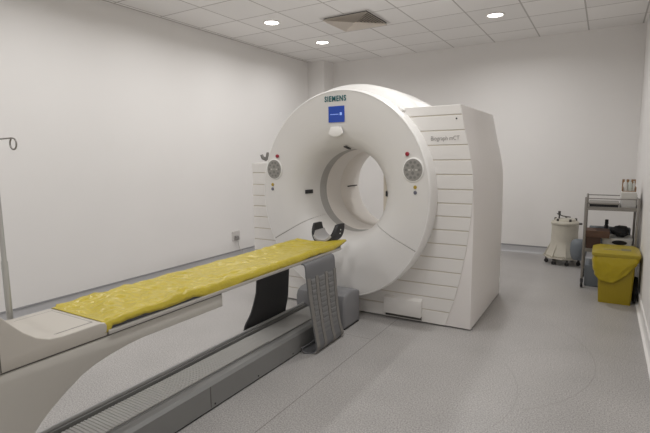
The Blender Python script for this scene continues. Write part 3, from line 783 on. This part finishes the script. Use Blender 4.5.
# ---------------------------------------------------------------- clinical waste bin
b_ = thing('waste_bin', 'yellow clinical waste bin lined with a yellow bag, by the right wall', 'waste bin', (4.715, -2.02, 0))
def rrect(x0, x1, y0, y1, r_, n=5):
    P = []
    for cx, cy, a in ((x1 - r_, y1 - r_, 0), (x0 + r_, y1 - r_, 90), (x0 + r_, y0 + r_, 180), (x1 - r_, y0 + r_, 270)):
        for k in range(n + 1):
            q = radians(a + 90 * k / n); P.append((cx + r_ * cos(q), cy + r_ * sin(q)))
    return P
def loft(bm, secs, cap=True, mi=0):
    rows = [[bm.verts.new((x, y, z)) for x, y in P] for P, z in secs]
    for a, b in zip(rows, rows[1:]):
        n = len(a)
        for i in range(n): bm.faces.new((a[i], a[(i + 1) % n], b[(i + 1) % n], b[i])).material_index = mi
    if cap: bm.faces.new(rows[0][::-1]); bm.faces.new(rows[-1])
    return bm
obj('bin_body', loft(bmesh.new(), [(rrect(4.59, 4.862, -2.20, -1.85, .02), .0), (rrect(4.575, 4.876, -2.21, -1.82, .025), .28), (rrect(4.56, 4.882, -2.215, -1.80, .03), .47)]), M['binb'], b_, smooth=40)
lidm = loft(bmesh.new(), [(rrect(4.520, 4.918, -2.25, -1.79, .04), .468), (rrect(4.513, 4.922, -2.255, -1.785, .045), .478), (rrect(4.517, 4.920, -2.252, -1.788, .045), .500), (rrect(4.56, 4.89, -2.22, -1.80, .05), .517), (rrect(4.60, 4.86, -2.17, -1.84, .05), .524)])
lo = obj('bin_lid', lidm, M['binl'], b_, smooth=50)
obj('lid_label', nb((4.76, -2.16, .523), (4.84, -2.07, .5255)), M['label'], lo)
obj('lid_handle_strip', nb((4.61, -2.155, .5235), (4.755, -2.13, .527), bev=.001, seg=1), M['lablt'], lo)
# bag skirt: hangs lower on the left, tucked up at the right
bm = bmesh.new(); per = rrect(4.542, 4.895, -2.235, -1.79, .035, 6); rows = []
# densify
D = []
for i in range(len(per)):
    a = Vector(per[i]); b = Vector(per[(i + 1) % len(per)]); k = max(1, int((b - a).length / .012))
    for q in range(k): D.append(a.lerp(b, q / k))
cxy = Vector((4.72, -2.01)); NV = 14
for j in range(NV + 1):
    f = j / NV; row = []
    for p in D:
        s = (p.x - 4.55) / .34     # 0 left .. 1 right
        hem = .20 + .02 * (1 - s) + (.20 * max(0, (s - .45) / .55) ** 1.2) + (.05 * max(0, .2 - s) / .2)
        if p.y > -1.9: hem = .34
        z = .474 - (.474 - hem) * f
        bul = .010 + .016 * sin(pi * min(1, f * 1.15)) * (1 + .5 * noise.noise(Vector((p.x * 9, p.y * 9, f * 3)))) - .012 * f
        bul += .006 * noise.noise(Vector((p.x * 30, p.y * 30, f * 5)))
        fold = .008 * max(0, sin((s * 2.2 + f * 1.3) * 9)) * f
        dirv = (p - cxy).normalized()
        q = p + dirv * (bul + fold)
        q.x = min(q.x, 4.922)
        row.append(bm.verts.new((q.x, q.y, z + .006 * noise.noise(Vector((p.x * 25, p.y * 25, f))))))
    rows.append(row)
for a, b in zip(rows, rows[1:]):
    for i in range(len(a)): bm.faces.new((a[i], a[(i + 1) % len(a)], b[(i + 1) % len(a)], b[i]))
bo = obj('bin_bag', bm, M['bag'], b_, smooth=180)
mo = bo.modifiers.new('s', 'SOLIDIFY'); mo.thickness = .0015
for y in (-1.96, ):
    wo = obj('wheel', lathe(bmesh.new(), [(0, -.018), (.06, -.018), (.115, -.02), (.125, 0), (.115, .02), (.06, .018), (0, .008)], (4.897, y - .06, .126), 'x', 28), M['black'], b_, smooth=40)
    obj('wheel_hub', lathe(bmesh.new(), [(0, -.024), (.05, -.024), (.058, -.017)], (4.897, y - .06, .126), 'x', 20), M['pad'], wo, smooth=40)

# ---------------------------------------------------------------- camera
f, pitch, yaw, roll = 466.088, .1281, .5402, -.0121
cam = bpy.data.cameras.new('camera'); co = bpy.data.objects.new('camera', cam); C.objects.link(co)
cam.sensor_width = 36; cam.sensor_fit = 'HORIZONTAL'; cam.lens = 36 * f / 650; cam.clip_start = .02
F = Vector((-sin(yaw) * cos(pitch), cos(yaw) * cos(pitch), -sin(pitch))); R = Vector((cos(yaw), sin(yaw), 0)); U = R.cross(F)
R2 = R * cos(roll) + U * sin(roll); U2 = -R * sin(roll) + U * cos(roll)
co.matrix_world = Matrix(((R2.x, U2.x, -F.x, 4.5802), (R2.y, U2.y, -F.y, -7.4217), (R2.z, U2.z, -F.z, 1.4619), (0, 0, 0, 1)))
scene.camera = co

w = bpy.data.worlds.new('world'); scene.world = w; w.use_nodes = True
w.node_tree.nodes['Background'].inputs[0].default_value = (.5, .5, .5, 1); w.node_tree.nodes['Background'].inputs[1].default_value = .0
scene.view_settings.view_transform = 'Standard'; scene.view_settings.look = 'None'
scene.view_settings.exposure = 0.0; scene.view_settings.gamma = 1.0; scene.view_settings.use_curve_mapping = False
scene.cycles.use_denoising = True; scene.cycles.max_bounces = 10; scene.cycles.diffuse_bounces = 8
